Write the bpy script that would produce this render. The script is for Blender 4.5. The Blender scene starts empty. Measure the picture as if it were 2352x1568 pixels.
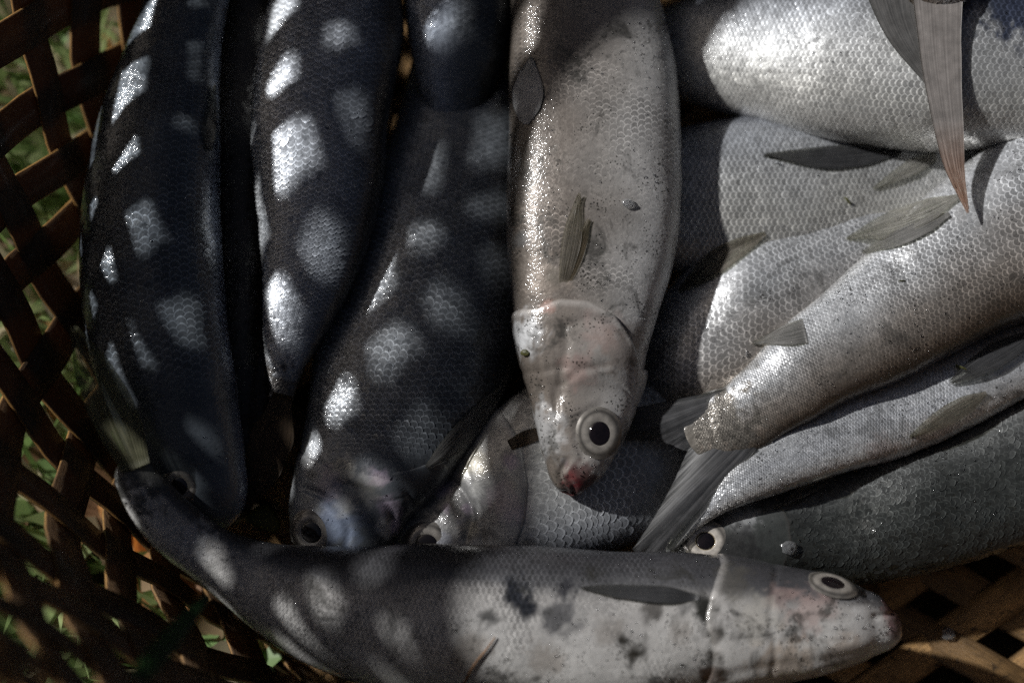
import bpy, math, random
import numpy as np
from mathutils import Vector
from mathutils.bvhtree import BVHTree
random.seed(7); RNG = np.random.default_rng(11)
R = math.radians
scene = bpy.context.scene
COL = scene.collection

# ------------------------------------------------------------------ camera
K = 0.376 / 2352.0                  # metres per plan unit at the focus plane (plan 2352 x 1568)
DIST, TILT = 0.60, R(14)
TGT = np.array((0.0, 0.0, 0.045))
FWD = np.array((0.0, math.sin(TILT), -math.cos(TILT)))
UPV = np.array((0.0, math.cos(TILT), math.sin(TILT)))
RGT = np.array((1.0, 0.0, 0.0))
CAM = TGT - FWD * DIST
cd = bpy.data.cameras.new('camera'); co = bpy.data.objects.new('camera', cd); COL.objects.link(co)
cd.sensor_width = 36; cd.lens = 36 * DIST / 0.376
cd.clip_start = 0.01; cd.clip_end = 200
co.location = CAM; co.rotation_euler = (TILT, 0, 0)
cd.dof.use_dof = True; cd.dof.focus_distance = DIST - 0.016; cd.dof.aperture_fstop = 2.9
scene.camera = co

# ------------------------------------------------------------------ light
SUN_EL, SUN_B = R(36.2), R(25)        # elevation; bearing from -x towards +y
SDIR = Vector((-math.cos(SUN_EL) * math.cos(SUN_B), math.cos(SUN_EL) * math.sin(SUN_B), math.sin(SUN_EL)))
w = bpy.data.worlds.new('World'); scene.world = w; w.use_nodes = True
nt = w.node_tree; nt.nodes.clear()
sky = nt.nodes.new('ShaderNodeTexSky'); sky.sky_type = 'NISHITA'; sky.sun_disc = False
sky.ozone_density = 0.2; sky.dust_density = 5.0; sky.air_density = 0.7; sky.sun_elevation = SUN_EL; sky.sun_rotation = math.atan2(SDIR.x, SDIR.y)
bg = nt.nodes.new('ShaderNodeBackground'); bg.inputs['Strength'].default_value = 0.019
wo = nt.nodes.new('ShaderNodeOutputWorld')
nt.links.new(sky.outputs[0], bg.inputs[0]); nt.links.new(bg.outputs[0], wo.inputs[0])
sl = bpy.data.lights.new('sun', 'SUN'); sl.energy = 4.0; sl.angle = R(1.8); sl.color = (1.0, 0.985, 0.965)
so = bpy.data.objects.new('sun', sl); COL.objects.link(so); so.rotation_euler = (-SDIR).to_track_quat('-Z', 'Y').to_euler()
so.location = SDIR * 3
vs = scene.view_settings; vs.view_transform = 'Standard'; vs.look = 'None'; vs.exposure = 0.22; vs.gamma = 1.0
vs.use_curve_mapping = False
scene.cycles.use_denoising = False; scene.cycles.use_adaptive_sampling = True; scene.cycles.adaptive_threshold = 0.02
scene.cycles.max_bounces = 5; scene.cycles.transparent_max_bounces = 12
scene.cycles.sample_clamp_indirect = 4.0

# ------------------------------------------------------------------ helpers
def ray(px, py):
    d = FWD + RGT * ((px - 1176) * K / DIST) + UPV * (-(py - 784) * K / DIST)
    return d
def P(px, py, z):
    d = ray(px, py); s = (z - CAM[2]) / d[2]
    return CAM + d * s
def project(v):
    q = v - CAM; dep = q @ FWD
    return np.stack([1176 + (q @ RGT) / dep * DIST / K, 784 - (q @ UPV) / dep * DIST / K], -1)
def pchip(x, y, xi):
    x = np.asarray(x, float); y = np.asarray(y, float); h = np.diff(x); d = np.diff(y) / h
    m = np.zeros_like(y)
    m[0], m[-1] = d[0], d[-1]
    for k in range(1, len(x) - 1):
        # Catmull style slope, limited at extrema only softly
        m[k] = (h[k] * d[k - 1] + h[k - 1] * d[k]) / (h[k - 1] + h[k])
    i = np.clip(np.searchsorted(x, xi) - 1, 0, len(h) - 1)
    s = (xi - x[i]) / h[i]
    return ((2*s**3-3*s**2+1)*y[i] + (s**3-2*s**2+s)*h[i]*m[i] + (-2*s**3+3*s**2)*y[i+1] + (s**3-s**2)*h[i]*m[i+1])
def resample(pts, n):
    p = np.array(pts, float); d = np.r_[0, np.cumsum(np.linalg.norm(np.diff(p, axis=0), axis=1))]
    if len(p) < 3: return np.stack([np.interp(np.linspace(0, d[-1], n), d, p[:, k]) for k in range(p.shape[1])], -1)
    return np.stack([pchip(d, p[:, k], np.linspace(0, d[-1], n)) for k in range(p.shape[1])], -1)
def sstep(a, b, x):
    t = np.clip((x - a) / (b - a), 0, 1); return t * t * (3 - 2 * t)
def vnoise(p, f, seed=0):                       # cheap smooth value noise for N x 3 points
    p = np.asarray(p) * f + seed * 17.31
    i = np.floor(p).astype(np.int64); fr = p - i; fr = fr * fr * (3 - 2 * fr)
    def hsh(a, b, c):
        n = (a * 73856093) ^ (b * 19349663) ^ (c * 83492791); n = (n ^ (n >> 13)) * 1274126177
        return ((n ^ (n >> 16)) & 0xFFFF) / 65535.0
    r = 0
    for dx in (0, 1):
        for dy in (0, 1):
            for dz in (0, 1):
                wgt = (fr[..., 0] if dx else 1 - fr[..., 0]) * (fr[..., 1] if dy else 1 - fr[..., 1]) * (fr[..., 2] if dz else 1 - fr[..., 2])
                r = r + wgt * hsh(i[..., 0] + dx, i[..., 1] + dy, i[..., 2] + dz)
    return r
def mesh(name, v, f, mat, parent=None, col=None, uv=None, loc=None, smooth=True):
    """v Nx3 world coords, f MxK int; K constant (3 or 4) or a list of such arrays."""
    me = bpy.data.meshes.new(name)
    v = np.asarray(v, np.float64)
    org = np.array(loc if loc is not None else (parent.location if parent else (0, 0, 0)), float)
    if parent is not None and parent.parent is not None and loc is None:
        org = np.array(parent.location) + np.array(parent.parent.location)
    fl = f if isinstance(f, list) else [np.asarray(f)]
    me.vertices.add(len(v)); me.vertices.foreach_set('co', (v - org).astype(np.float32).ravel())
    idx = np.concatenate([q.ravel() for q in fl]).astype(np.int32)
    tot = np.concatenate([np.full(len(q), q.shape[1], np.int32) for q in fl])
    st = np.r_[0, np.cumsum(tot)[:-1]].astype(np.int32)
    me.loops.add(len(idx)); me.loops.foreach_set('vertex_index', idx)
    me.polygons.add(len(tot)); me.polygons.foreach_set('loop_start', st); me.polygons.foreach_set('loop_total', tot)
    me.polygons.foreach_set('use_smooth', np.full(len(tot), smooth))
    me.update(calc_edges=True)
    if col is not None:
        c = np.ones((len(v), 4), np.float32); c[:, :np.shape(col)[1]] = col
        a = me.color_attributes.new('pig', 'FLOAT_COLOR', 'POINT'); a.data.foreach_set('color', c.ravel())
    if uv is not None:
        a = me.uv_layers.new(name='UVMap'); a.data.foreach_set('uv', np.asarray(uv, np.float32)[idx].ravel())
    me.validate()
    o = bpy.data.objects.new(name, me); COL.objects.link(o); me.materials.append(mat)
    if parent is not None:
        o.parent = parent
    elif loc is not None:
        o.location = loc
    return o
def empty(name, loc, label, cat, group=None):
    o = bpy.data.objects.new(name, None); COL.objects.link(o); o.location = [float(q) for q in loc]
    o['label'] = label; o['category'] = cat
    if group: o['group'] = group
    return o
def tag(o, label, cat, group=None):
    o['label'] = label; o['category'] = cat
    if group: o['group'] = group
    return o
def grid_faces(n, m, wrap=False):
    i = np.arange(n - 1)[:, None]; j = np.arange(m if wrap else m - 1)[None, :]; j2 = (j + 1) % m
    return np.stack([(i*m+j), (i*m+j2), ((i+1)*m+j2), ((i+1)*m+j)], -1).reshape(-1, 4)

# ------------------------------------------------------------------ materials
class NT:
    def __init__(s, name):
        s.m = bpy.data.materials.new(name); s.m.use_nodes = True; s.t = s.m.node_tree; s.t.nodes.clear()
        s.out = s.t.nodes.new('ShaderNodeOutputMaterial')
    def n(s, typ, **kw):
        q = s.t.nodes.new('ShaderNode' + typ)
        for k, v in kw.items():
            if k.startswith('i_'):
                key = k[2:]; key = int(key) if key.isdigit() else key.replace('_', ' ')
                if isinstance(v, tuple) and len(v) == 2 and hasattr(v[0], 'outputs'): s.t.links.new(v[0].outputs[v[1]], q.inputs[key])
                elif hasattr(v, 'outputs'): s.t.links.new(v.outputs[0], q.inputs[key])
                else: q.inputs[key].default_value = v
            else: setattr(q, k, v)
        return q
    def math(s, op, a, b=0.5, c=None, clamp=False):
        q = s.n('Math', operation=op, use_clamp=clamp)
        for k, v in ((0, a), (1, b)) + (((2, c),) if c is not None else ()):
            if isinstance(v, tuple): s.t.links.new(v[0].outputs[v[1]], q.inputs[k])
            elif hasattr(v, 'outputs'): s.t.links.new(v.outputs[0], q.inputs[k])
            else: q.inputs[k].default_value = v
        return q
    def mix(s, fac, a, b, mode='MIX'):
        q = s.n('MixRGB', blend_type=mode)
        for k, v in ((0, fac), (1, a), (2, b)):
            if isinstance(v, tuple) and len(v) == 2: s.t.links.new(v[0].outputs[v[1]], q.inputs[k])
            elif hasattr(v, 'outputs'): s.t.links.new(v.outputs[0], q.inputs[k])
            elif k and len(v) == 3: q.inputs[k].default_value = (*v, 1)
            else: q.inputs[k].default_value = v
        return q
    def ramp(s, fac, pts):
        q = s.n('ValToRGB'); e = q.color_ramp.elements
        while len(e) < len(pts): e.new(0.5)
        for k, (p, c) in enumerate(pts):
            e[k].position = p; e[k].color = (*c, 1) if isinstance(c, tuple) else (c, c, c, 1)
        s.t.links.new(fac[0].outputs[fac[1]] if isinstance(fac, tuple) else fac.outputs[0], q.inputs[0])
        return q
    def done(s, sh):
        s.t.links.new(sh.outputs[0], s.out.inputs['Surface']); return s.m

def fish_mat(name, metallic, rough, dirt=0.5, rim=0.0, scale=False, wet=0.6, stain=0.3, mott=.55):
    t = NT(name); tc = t.n('TexCoord'); ob = (tc, 'Object')
    at = t.n('Attribute', attribute_name='pig')
    n1 = t.n('TexNoise', i_Vector=ob, i_Scale=70.0, i_Detail=3.0, i_Roughness=0.65)
    n2 = t.n('TexNoise', i_Vector=ob, i_Scale=420.0, i_Detail=2.0, i_Roughness=0.7)
    col = t.mix(mott, at, t.ramp(n1, [(0.3, 0.5), (0.7, 1.45)]), 'MULTIPLY')
    col = t.mix(mott * .8, col, t.ramp(n2, [(0.3, 0.62), (0.7, 1.3)]), 'MULTIPLY')
    if scale:
        uv = t.n('SeparateXYZ', i_0=(tc, 'UV'))
        ux = t.math('POWER', t.math('ABSOLUTE', t.math('MULTIPLY', t.math('SUBTRACT', (uv, 0), 0.5), 1.47)), 2.0)
        vy = t.math('POWER', t.math('MAXIMUM', t.math('MULTIPLY', t.math('SUBTRACT', (uv, 1), 0.22), 1.22), 0.0), 2.0)
        ed = t.math('SQRT', t.math('ADD', t.math('ABSOLUTE', ux), vy))
        ed = t.math('ADD', ed, t.math('MULTIPLY', t.math('SUBTRACT', n2, 0.5), 0.22))
        rr = t.ramp(ed, [(0.35, 1.0 - 0.28 * rim), (0.70, 1.0 - 0.36 * rim), (0.82, 1.0 + 0.75 * rim), (0.95, 1.0 + 0.55 * rim)])
        col = t.mix((at, 'Alpha'), col, rr, 'MULTIPLY')
    # stains and dirt specks sitting on the skin
    n3 = t.n('TexNoise', i_Vector=ob, i_Scale=55.0, i_Detail=4.0, i_Roughness=0.72, i_Distortion=0.6)
    st = t.ramp(n3, [(0.55, 0.0), (0.66, 1.0)])
    col = t.mix(t.math('MULTIPLY', st, stain), col, (0.035, 0.034, 0.030))
    wob = t.n('VectorMath', operation='MULTIPLY_ADD', i_0=(n2, 'Color'), i_1=(.0016, .0016, .0016), i_2=ob)
    vo = t.n('TexVoronoi', i_Vector=wob, i_Scale=850.0, i_Randomness=1.0)
    n4 = t.n('TexNoise', i_Vector=ob, i_Scale=110.0, i_Detail=2.0)
    thr = t.math('MULTIPLY', t.ramp(n4, [(0.40, 0.03), (0.72, 0.27)]), dirt * 1.25)
    sp = t.math('LESS_THAN', (vo, 'Distance'), thr)
    col = t.mix(t.math('MULTIPLY', sp, 0.8), col, (0.018, 0.017, 0.014))
    # wet film: fine bumps that break the highlight into glints
    nb = t.n('TexNoise', i_Vector=ob, i_Scale=900.0, i_Detail=2.0, i_Roughness=0.6)
    b1 = t.n('Bump', i_Strength=0.45, i_Distance=0.0006, i_Height=nb)
    b2 = t.n('Bump', i_Strength=0.16, i_Distance=0.0006, i_Height=nb)
    bs = t.n('BsdfPrincipled', i_Base_Color=col, i_Metallic=metallic, i_Roughness=t.ramp(n2, [(0.25, rough - 0.1), (0.75, rough + 0.12)]),
             i_Normal=b2, i_Coat_Weight=wet, i_Coat_Roughness=0.07, i_Coat_IOR=1.45, i_Coat_Normal=b1)
    bs.inputs['IOR'].default_value = 1.4
    if not scale:
        bs.inputs['Subsurface Weight'].default_value = 0.0
    return t.done(bs)

def fin_mat(name, c0, c1, alpha=0.72, transl=0.35, tip=None):
    t = NT(name); tc = t.n('TexCoord'); uv = t.n('SeparateXYZ', i_0=(tc, 'UV'))
    mp = t.n('Mapping', i_Vector=(tc, 'UV')); mp.inputs['Scale'].default_value = (34, 1.6, 1)
    n0 = t.n('TexNoise', i_Vector=mp, i_Scale=1.0, i_Detail=4.0, i_Roughness=0.7)
    wv = t.math('ABSOLUTE', t.math('SINE', t.math('MULTIPLY_ADD', (uv, 0), 40.0, t.math('MULTIPLY', n0, 6.0))))
    nz = t.math('MULTIPLY_ADD', wv, 0.11, t.math('MULTIPLY', n0, 0.86))
    n2 = t.n('TexNoise', i_Vector=(tc, 'Object'), i_Scale=220.0, i_Detail=3.0)
    col = t.mix(t.ramp(nz, [(0.35, 0.0), (0.65, 1.0)]), c0, c1)
    col = t.mix(0.5, col, t.ramp(n2, [(0.3, 0.5), (0.7, 1.35)]), 'MULTIPLY')
    if tip: col = t.mix(t.ramp((uv, 1), [(.62, 0.0), (.9, .8)]), col, tip)
    bp = t.n('Bump', i_Strength=0.1, i_Distance=0.0004, i_Height=nz)
    bs = t.n('BsdfPrincipled', i_Base_Color=col, i_Roughness=0.5, i_Normal=bp, i_Coat_Weight=0.12, i_Coat_Roughness=0.2)
    tr = t.n('BsdfTranslucent', i_Color=col)
    tp = t.n('BsdfTransparent', i_Color=(0.85, 0.85, 0.8, 1))
    m1 = t.n('MixShader', i_0=transl, i_1=bs, i_2=tr)
    # membrane thins between the rays and towards the frayed tip
    ux = t.math('ABSOLUTE', t.math('MULTIPLY_ADD', (uv, 0), 2.0, -1.0))
    thin = t.math('MAXIMUM', t.ramp((uv, 1), [(0.55, 0.0), (1.0, 0.75)]), t.ramp(ux, [(0.8, 0.0), (1.0, 0.5)]))
    fac = t.math('ADD', t.math('MULTIPLY', t.ramp(nz, [(0.38, 1.5), (0.60, 0.45)]), 1 - alpha), t.math('MULTIPLY', thin, t.ramp(nz, [(0.3, 1.0), (0.62, 0.25)])), clamp=True)
    m2 = t.n('MixShader', i_0=fac, i_1=m1, i_2=tp)
    return t.done(m2)

def simple_mat(name, c0, c1, sc=200.0, rough=0.5, metallic=0.0, coat=0.0, transl=0.0, stretch=None, bump=0.3):
    t = NT(name); tc = t.n('TexCoord'); v = (tc, 'Object')
    if stretch: mp = t.n('Mapping', i_Vector=(tc, 'UV')); mp.inputs['Scale'].default_value = stretch; v = mp
    nz = t.n('TexNoise', i_Vector=v, i_Scale=sc, i_Detail=6.0, i_Roughness=0.7)
    col = t.mix(t.ramp(nz, [(0.33, 0.0), (0.67, 1.0)]), c0, c1)
    bp = t.n('Bump', i_Strength=bump, i_Distance=0.001, i_Height=nz)
    bs = t.n('BsdfPrincipled', i_Base_Color=col, i_Roughness=rough, i_Metallic=metallic, i_Normal=bp, i_Coat_Weight=coat, i_Coat_Roughness=0.06)
    if transl:
        tr = t.n('BsdfTranslucent', i_Color=col); bs = t.n('MixShader', i_0=transl, i_1=bs, i_2=tr)
    return t.done(bs)

def bamboo_mat(name, warm, edge=(0.50, 0.27, 0.08), ew=(.95, .985)):
    t = NT(name); tc = t.n('TexCoord')
    mp = t.n('Mapping', i_Vector=(tc, 'UV')); mp.inputs['Scale'].default_value = (9, 0.9, 1)
    oi = t.n('ObjectInfo'); mpo = t.math('MULTIPLY', (oi, 'Random'), 37.0)
    cx = t.n('CombineXYZ', i_2=mpo); va = t.n('VectorMath', operation='ADD', i_0=mp, i_1=cx)
    nz = t.n('TexNoise', i_Vector=va, i_Scale=3.0, i_Detail=7.0, i_Roughness=0.72)
    n2 = t.n('TexNoise', i_Vector=(tc, 'Object'), i_Scale=38.0, i_Detail=6.0, i_Roughness=0.7)
    col = t.ramp(nz, [(0.30, tuple(0.35 * c for c in warm)), (0.52, warm), (0.75, tuple(min(1, 1.7 * c) for c in warm))])
    col = t.mix(0.75, col, t.ramp(n2, [(0.35, 0.35), (0.65, 1.2)]), 'MULTIPLY')
    vr = t.n('HueSaturation', i_Color=col); t.t.links.new(t.math('MULTIPLY_ADD', (oi, 'Random'), 1.0, 0.5).outputs[0], vr.inputs['Value'])
    vo = t.n('TexNoise', i_Vector=(tc, 'Object'), i_Scale=300.0, i_Detail=3.0)
    cc = t.mix(t.ramp(vo, [(0.62, 0.0), (0.68, 0.8)]), vr, (0.02, 0.014, 0.008))
    uv = t.n('SeparateXYZ', i_0=(tc, 'UV')); ue = t.math('ABSOLUTE', t.math('MULTIPLY_ADD', (uv, 0), 2.0, -1.0))
    cc = t.mix(t.math('MULTIPLY', t.ramp(ue, [(ew[0], 0.0), (ew[1], 0.9)]), t.ramp(n2, [(.38, .15), (.6, 1.0)])), cc, edge)        # raw split edge, pale with painted sun glow on walls, dark on floor
    bp = t.n('Bump', i_Strength=0.7, i_Distance=0.0008, i_Height=nz)
    bs = t.n('BsdfPrincipled', i_Base_Color=cc, i_Roughness=0.5, i_Normal=bp, i_Coat_Weight=0.25, i_Coat_Roughness=0.25)
    tr = t.n('BsdfTranslucent', i_Color=t.mix(0.5, cc, (0.40, 0.20, 0.06)))
    return t.done(t.n('MixShader', i_0=.26, i_1=bs, i_2=tr))

M = {}
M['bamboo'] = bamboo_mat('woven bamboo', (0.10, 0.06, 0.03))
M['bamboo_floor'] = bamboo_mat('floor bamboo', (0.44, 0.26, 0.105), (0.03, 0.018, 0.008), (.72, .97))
M['fin_grey'] = fin_mat('grey fin', (0.09, 0.09, 0.09), (0.26, 0.255, 0.25), alpha=.6)
M['fin_pale'] = fin_mat('pale fin', (0.15, 0.145, 0.135), (0.40, 0.39, 0.375), alpha=.38)
M['fin_dark'] = fin_mat('dark fin', (0.025, 0.027, 0.03), (0.08, 0.08, 0.085))
M['fin_slate'] = fin_mat('slate fin', (0.035, 0.037, 0.042), (0.11, 0.11, 0.115), alpha=.85)
M['fin_tail'] = fin_mat('pinkish tail fin', (0.24, 0.22, 0.21), (0.36, 0.335, 0.32), alpha=.97, tip=(.26, .13, .075))
M['fin_slate2'] = fin_mat('grey tail fin', (0.10, 0.10, 0.10), (0.20, 0.195, 0.19), alpha=.95)
M['fin_brown2'] = fin_mat('brown membrane', (0.09, 0.07, 0.045), (0.17, 0.135, 0.09), alpha=.45)
M['fin_olive'] = fin_mat('olive fin', (0.10, 0.09, 0.075), (0.24, 0.215, 0.185), alpha=0.36)
M['fin_brown'] = fin_mat('brown fin', (0.05, 0.035, 0.02), (0.14, 0.09, 0.05), alpha=0.8, transl=0.5)
M['fin_glass'] = fin_mat('translucent fin', (0.14, 0.15, 0.08), (0.34, 0.33, 0.22), alpha=0.6, transl=0.5)
M['fin_white'] = fin_mat('white fin', (0.45, 0.46, 0.48), (0.62, 0.62, 0.62), alpha=0.95)  # whiteness of a light patch put into the fin colour
t = NT('iris'); tc = t.n('TexCoord'); at = t.n('Attribute', attribute_name='pig')
nz = t.n('TexNoise', i_Vector=(tc, 'Object'), i_Scale=420.0, i_Detail=3.0)
M['iris'] = t.done(t.n('BsdfPrincipled', i_Base_Color=t.mix(.6, at, t.ramp(nz, [(.3, .55), (.7, 1.4)]), 'MULTIPLY'), i_Metallic=.3, i_Roughness=.28, i_Coat_Weight=1.0, i_Coat_Roughness=.05))
M['iris_bright'] = simple_mat('iris bright', (0.55, 0.50, 0.42), (0.85, 0.80, 0.70), 500, 0.25, 0.5, 0.8)
M['pupil'] = simple_mat('pupil', (0.004, 0.003, 0.004), (0.009, 0.006, 0.007), 300, 0.12, 0, 1.0, bump=0.02)
M['ring'] = simple_mat('eye ring', (0.28, 0.22, 0.14), (0.5, 0.42, 0.28), 700, 0.3, 0.4, 0.5)
M['lid'] = simple_mat('eye socket', (0.14, 0.135, 0.13), (0.28, 0.27, 0.26), 300, 0.35, 0.1, 0.7)

# ------------------------------------------------------------------ ground and grass
t = NT('soil'); tc = t.n('TexCoord')
nz = t.n('TexNoise', i_Vector=(tc, 'Object'), i_Scale=60.0, i_Detail=9.0, i_Roughness=0.75)
n2 = t.n('TexNoise', i_Vector=(tc, 'Object'), i_Scale=14.0, i_Detail=5.0)
c = t.mix(t.ramp(n2, [(0.4, 0.0), (0.6, 1.0)]), (0.05, 0.035, 0.02), (0.05, 0.06, 0.02))
c = t.mix(t.ramp(nz, [(0.35, 0.0), (0.7, 1.0)]), c, (0.16, 0.11, 0.07))
bp = t.n('Bump', i_Strength=1.0, i_Distance=0.01, i_Height=nz)
M['soil'] = t.done(t.n('BsdfPrincipled', i_Base_Color=c, i_Roughness=0.9, i_Normal=bp))
n = 60; g = np.linspace(-1, 1, n); g = np.sign(g) * np.abs(g) ** 2.2 * 40
gx, gy = np.meshgrid(g, g, indexing='ij'); gv = np.stack([gx, gy, -0.02 + 0 * gx], -1).reshape(-1, 3)
rr = np.hypot(gv[:, 0] - .07, gv[:, 1] - .03); gv[:, 2] += (vnoise(gv, 6, 3) - .5) * 0.03 * sstep(.3, .6, rr)
go = mesh('ground', gv, grid_faces(n, n), M['soil']); go['kind'] = 'structure'

# ------------------------------------------------------------------ basket
BC = np.array((0.072, 0.030)); BRX, BRY, BEX = 0.217, 0.177, 2.5
ALPHA, VH = R(21), 0.262
def outline(n=2000):
    th = np.linspace(0, 2 * np.pi, n, endpoint=False)
    c, s = np.cos(th), np.sin(th); r = (np.abs(c) ** BEX + np.abs(s) ** BEX) ** (-1 / BEX)
    return np.stack([BC[0] + BRX * r * c, BC[1] + BRY * r * s], -1)
OUT = outline(); seg = np.linalg.norm(np.roll(OUT, -1, 0) - OUT, axis=1); CUM = np.r_[0, np.cumsum(seg)]; PER = CUM[-1]
OUT2 = np.vstack([OUT, OUT[:1]])
def base_at(u):
    u = np.mod(u, PER); x = np.interp(u, CUM, OUT2[:, 0]); y = np.interp(u, CUM, OUT2[:, 1])
    e = 0.004
    dx = np.interp(np.mod(u + e, PER), CUM, OUT2[:, 0]) - np.interp(np.mod(u - e, PER), CUM, OUT2[:, 0])
    dy = np.interp(np.mod(u + e, PER), CUM, OUT2[:, 1]) - np.interp(np.mod(u - e, PER), CUM, OUT2[:, 1])
    l = np.hypot(dx, dy)
    return x, y, dy / l, -dx / l
def wall_pt(u, v, off):
    x, y, nx, ny = base_at(u)
    bulge = 0.012 * np.sin(np.clip(v / VH, 0, 1) * np.pi)
    al = ALPHA - R(11) * sstep(.15, .75, -ny)                  # the near side stands steeper
    o = v * np.sin(al) + bulge + off * np.cos(al)
    return np.stack([x + nx * o, y + ny * o, v * np.cos(al) - off * np.sin(al)], -1)
basket = empty('woven_basket', (BC[0], BC[1], 0), 'flared brown basket woven from crossed bamboo strips around the heap of fish', 'basket')
NS = 37; DU = PER / NS
def strip_mesh(cl, lat, nrm, wid, thk, mat):
    """centre line cl, lateral, normal arrays; a thin box swept along."""
    n = len(cl); prof = [(-1, 0.0), (-0.93, .5), (0, .62), (0.93, .5), (1, 0.0), (0.93, -.5), (0, -.5), (-0.93, -.5)]
    m = len(prof); wv = wid * (1 + 0.10 * (vnoise(cl, 60, random.random() * 9) - .5)) * 0.5
    v = np.stack([cl + lat * (wv * p[0])[:, None] + nrm * (thk * p[1]) for p in prof], 1).reshape(-1, 3)
    ln = np.r_[0, np.cumsum(np.linalg.norm(np.diff(cl, axis=0), axis=1))]
    uv = np.stack([np.tile([(p[0] + 1) / 2 for p in prof], n), np.repeat(ln * 40, m)], -1)
    f = grid_faces(n, m, wrap=True)
    caps = [np.array([[m - 1 - k for k in range(m)]]), np.array([[(n - 1) * m + k for k in range(m)]])]
    return mesh('strip', v, [f] + caps, mat, basket, uv=uv)
for fam in (1, -1):
    for i in range(NS):
        v = np.linspace(-0.004, VH, 46); u = i * DU + fam * v * 1.0 + random.uniform(-.003, .003) + fam * 0.005 * np.sin(v * 22 + i * 1.7)
        ph = np.cos(np.pi * 2 * v / DU)
        off = fam * 0.0013 * ph
        cl = wall_pt(u, v, off); e = 1e-3
        tg = np.gradient(cl, axis=0); tg /= np.linalg.norm(tg, axis=1)[:, None]
        du = wall_pt(u + e, v, off) - wall_pt(u - e, v, off); dv = wall_pt(u, v + e, off) - wall_pt(u, v - e, off)
        nr = np.cross(dv, du); nr /= np.linalg.norm(nr, axis=1)[:, None]
        lat = np.cross(nr, tg)
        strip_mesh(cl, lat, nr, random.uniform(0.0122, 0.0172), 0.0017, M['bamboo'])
# rim: two hoops clasping the top of the wall
for k, (vv, off, ww) in enumerate(((VH - .008, -.0028, .018), (VH - .008, .0028, .018))):
    u = np.linspace(0, PER, 241); cl = wall_pt(u, vv + 0 * u, off); 
    tg = np.gradient(cl, axis=0); tg[0] = tg[-1] = cl[1] - cl[-2]; tg /= np.linalg.norm(tg, axis=1)[:, None]
    nr = wall_pt(u, vv + 0 * u, .01) - wall_pt(u, vv + 0 * u, 0); nr /= np.linalg.norm(nr, axis=1)[:, None]
    o = strip_mesh(cl, np.cross(nr, tg), nr, ww, 0.0022, M['bamboo']); o.name = 'rim_hoop'
# floor weave
FS = 0.0245
for fam, ang in ((1, R(33)), (-1, R(-30))):
    d = np.array((math.cos(ang), math.sin(ang))); pn = np.array((-d[1], d[0]))
    for k in range(-11, 12):
        off0 = (k + 0.35 * (fam > 0)) * FS + random.uniform(-.0015, .0015)
        s = np.linspace(-.32, .32, 321); q = BC + pn * off0 + s[:, None] * d
        ins = (np.abs((q[:, 0] - BC[0]) / (BRX + .001)) ** BEX + np.abs((q[:, 1] - BC[1]) / (BRY + .001)) ** BEX) < 1
        if ins.sum() < 12: continue
        q = q[ins][::3]; s = s[ins][::3]
        z = 0.0016 + fam * 0.0014 * np.cos(np.pi * (s / (FS / math.sin(R(63))) + k)) + (vnoise(np.c_[q, 0 * s], 30, 5) - .5) * .002
        cl = np.c_[q, z]; tg = np.gradient(cl, axis=0); tg /= np.linalg.norm(tg, axis=1)[:, None]
        up = np.tile((0, 0, 1.0), (len(s), 1)); lat = np.cross(up, tg); lat /= np.linalg.norm(lat, axis=1)[:, None]
        strip_mesh(cl, lat, np.cross(tg, lat), random.uniform(.0122, .0146), .0018, M['bamboo_floor'])

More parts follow.
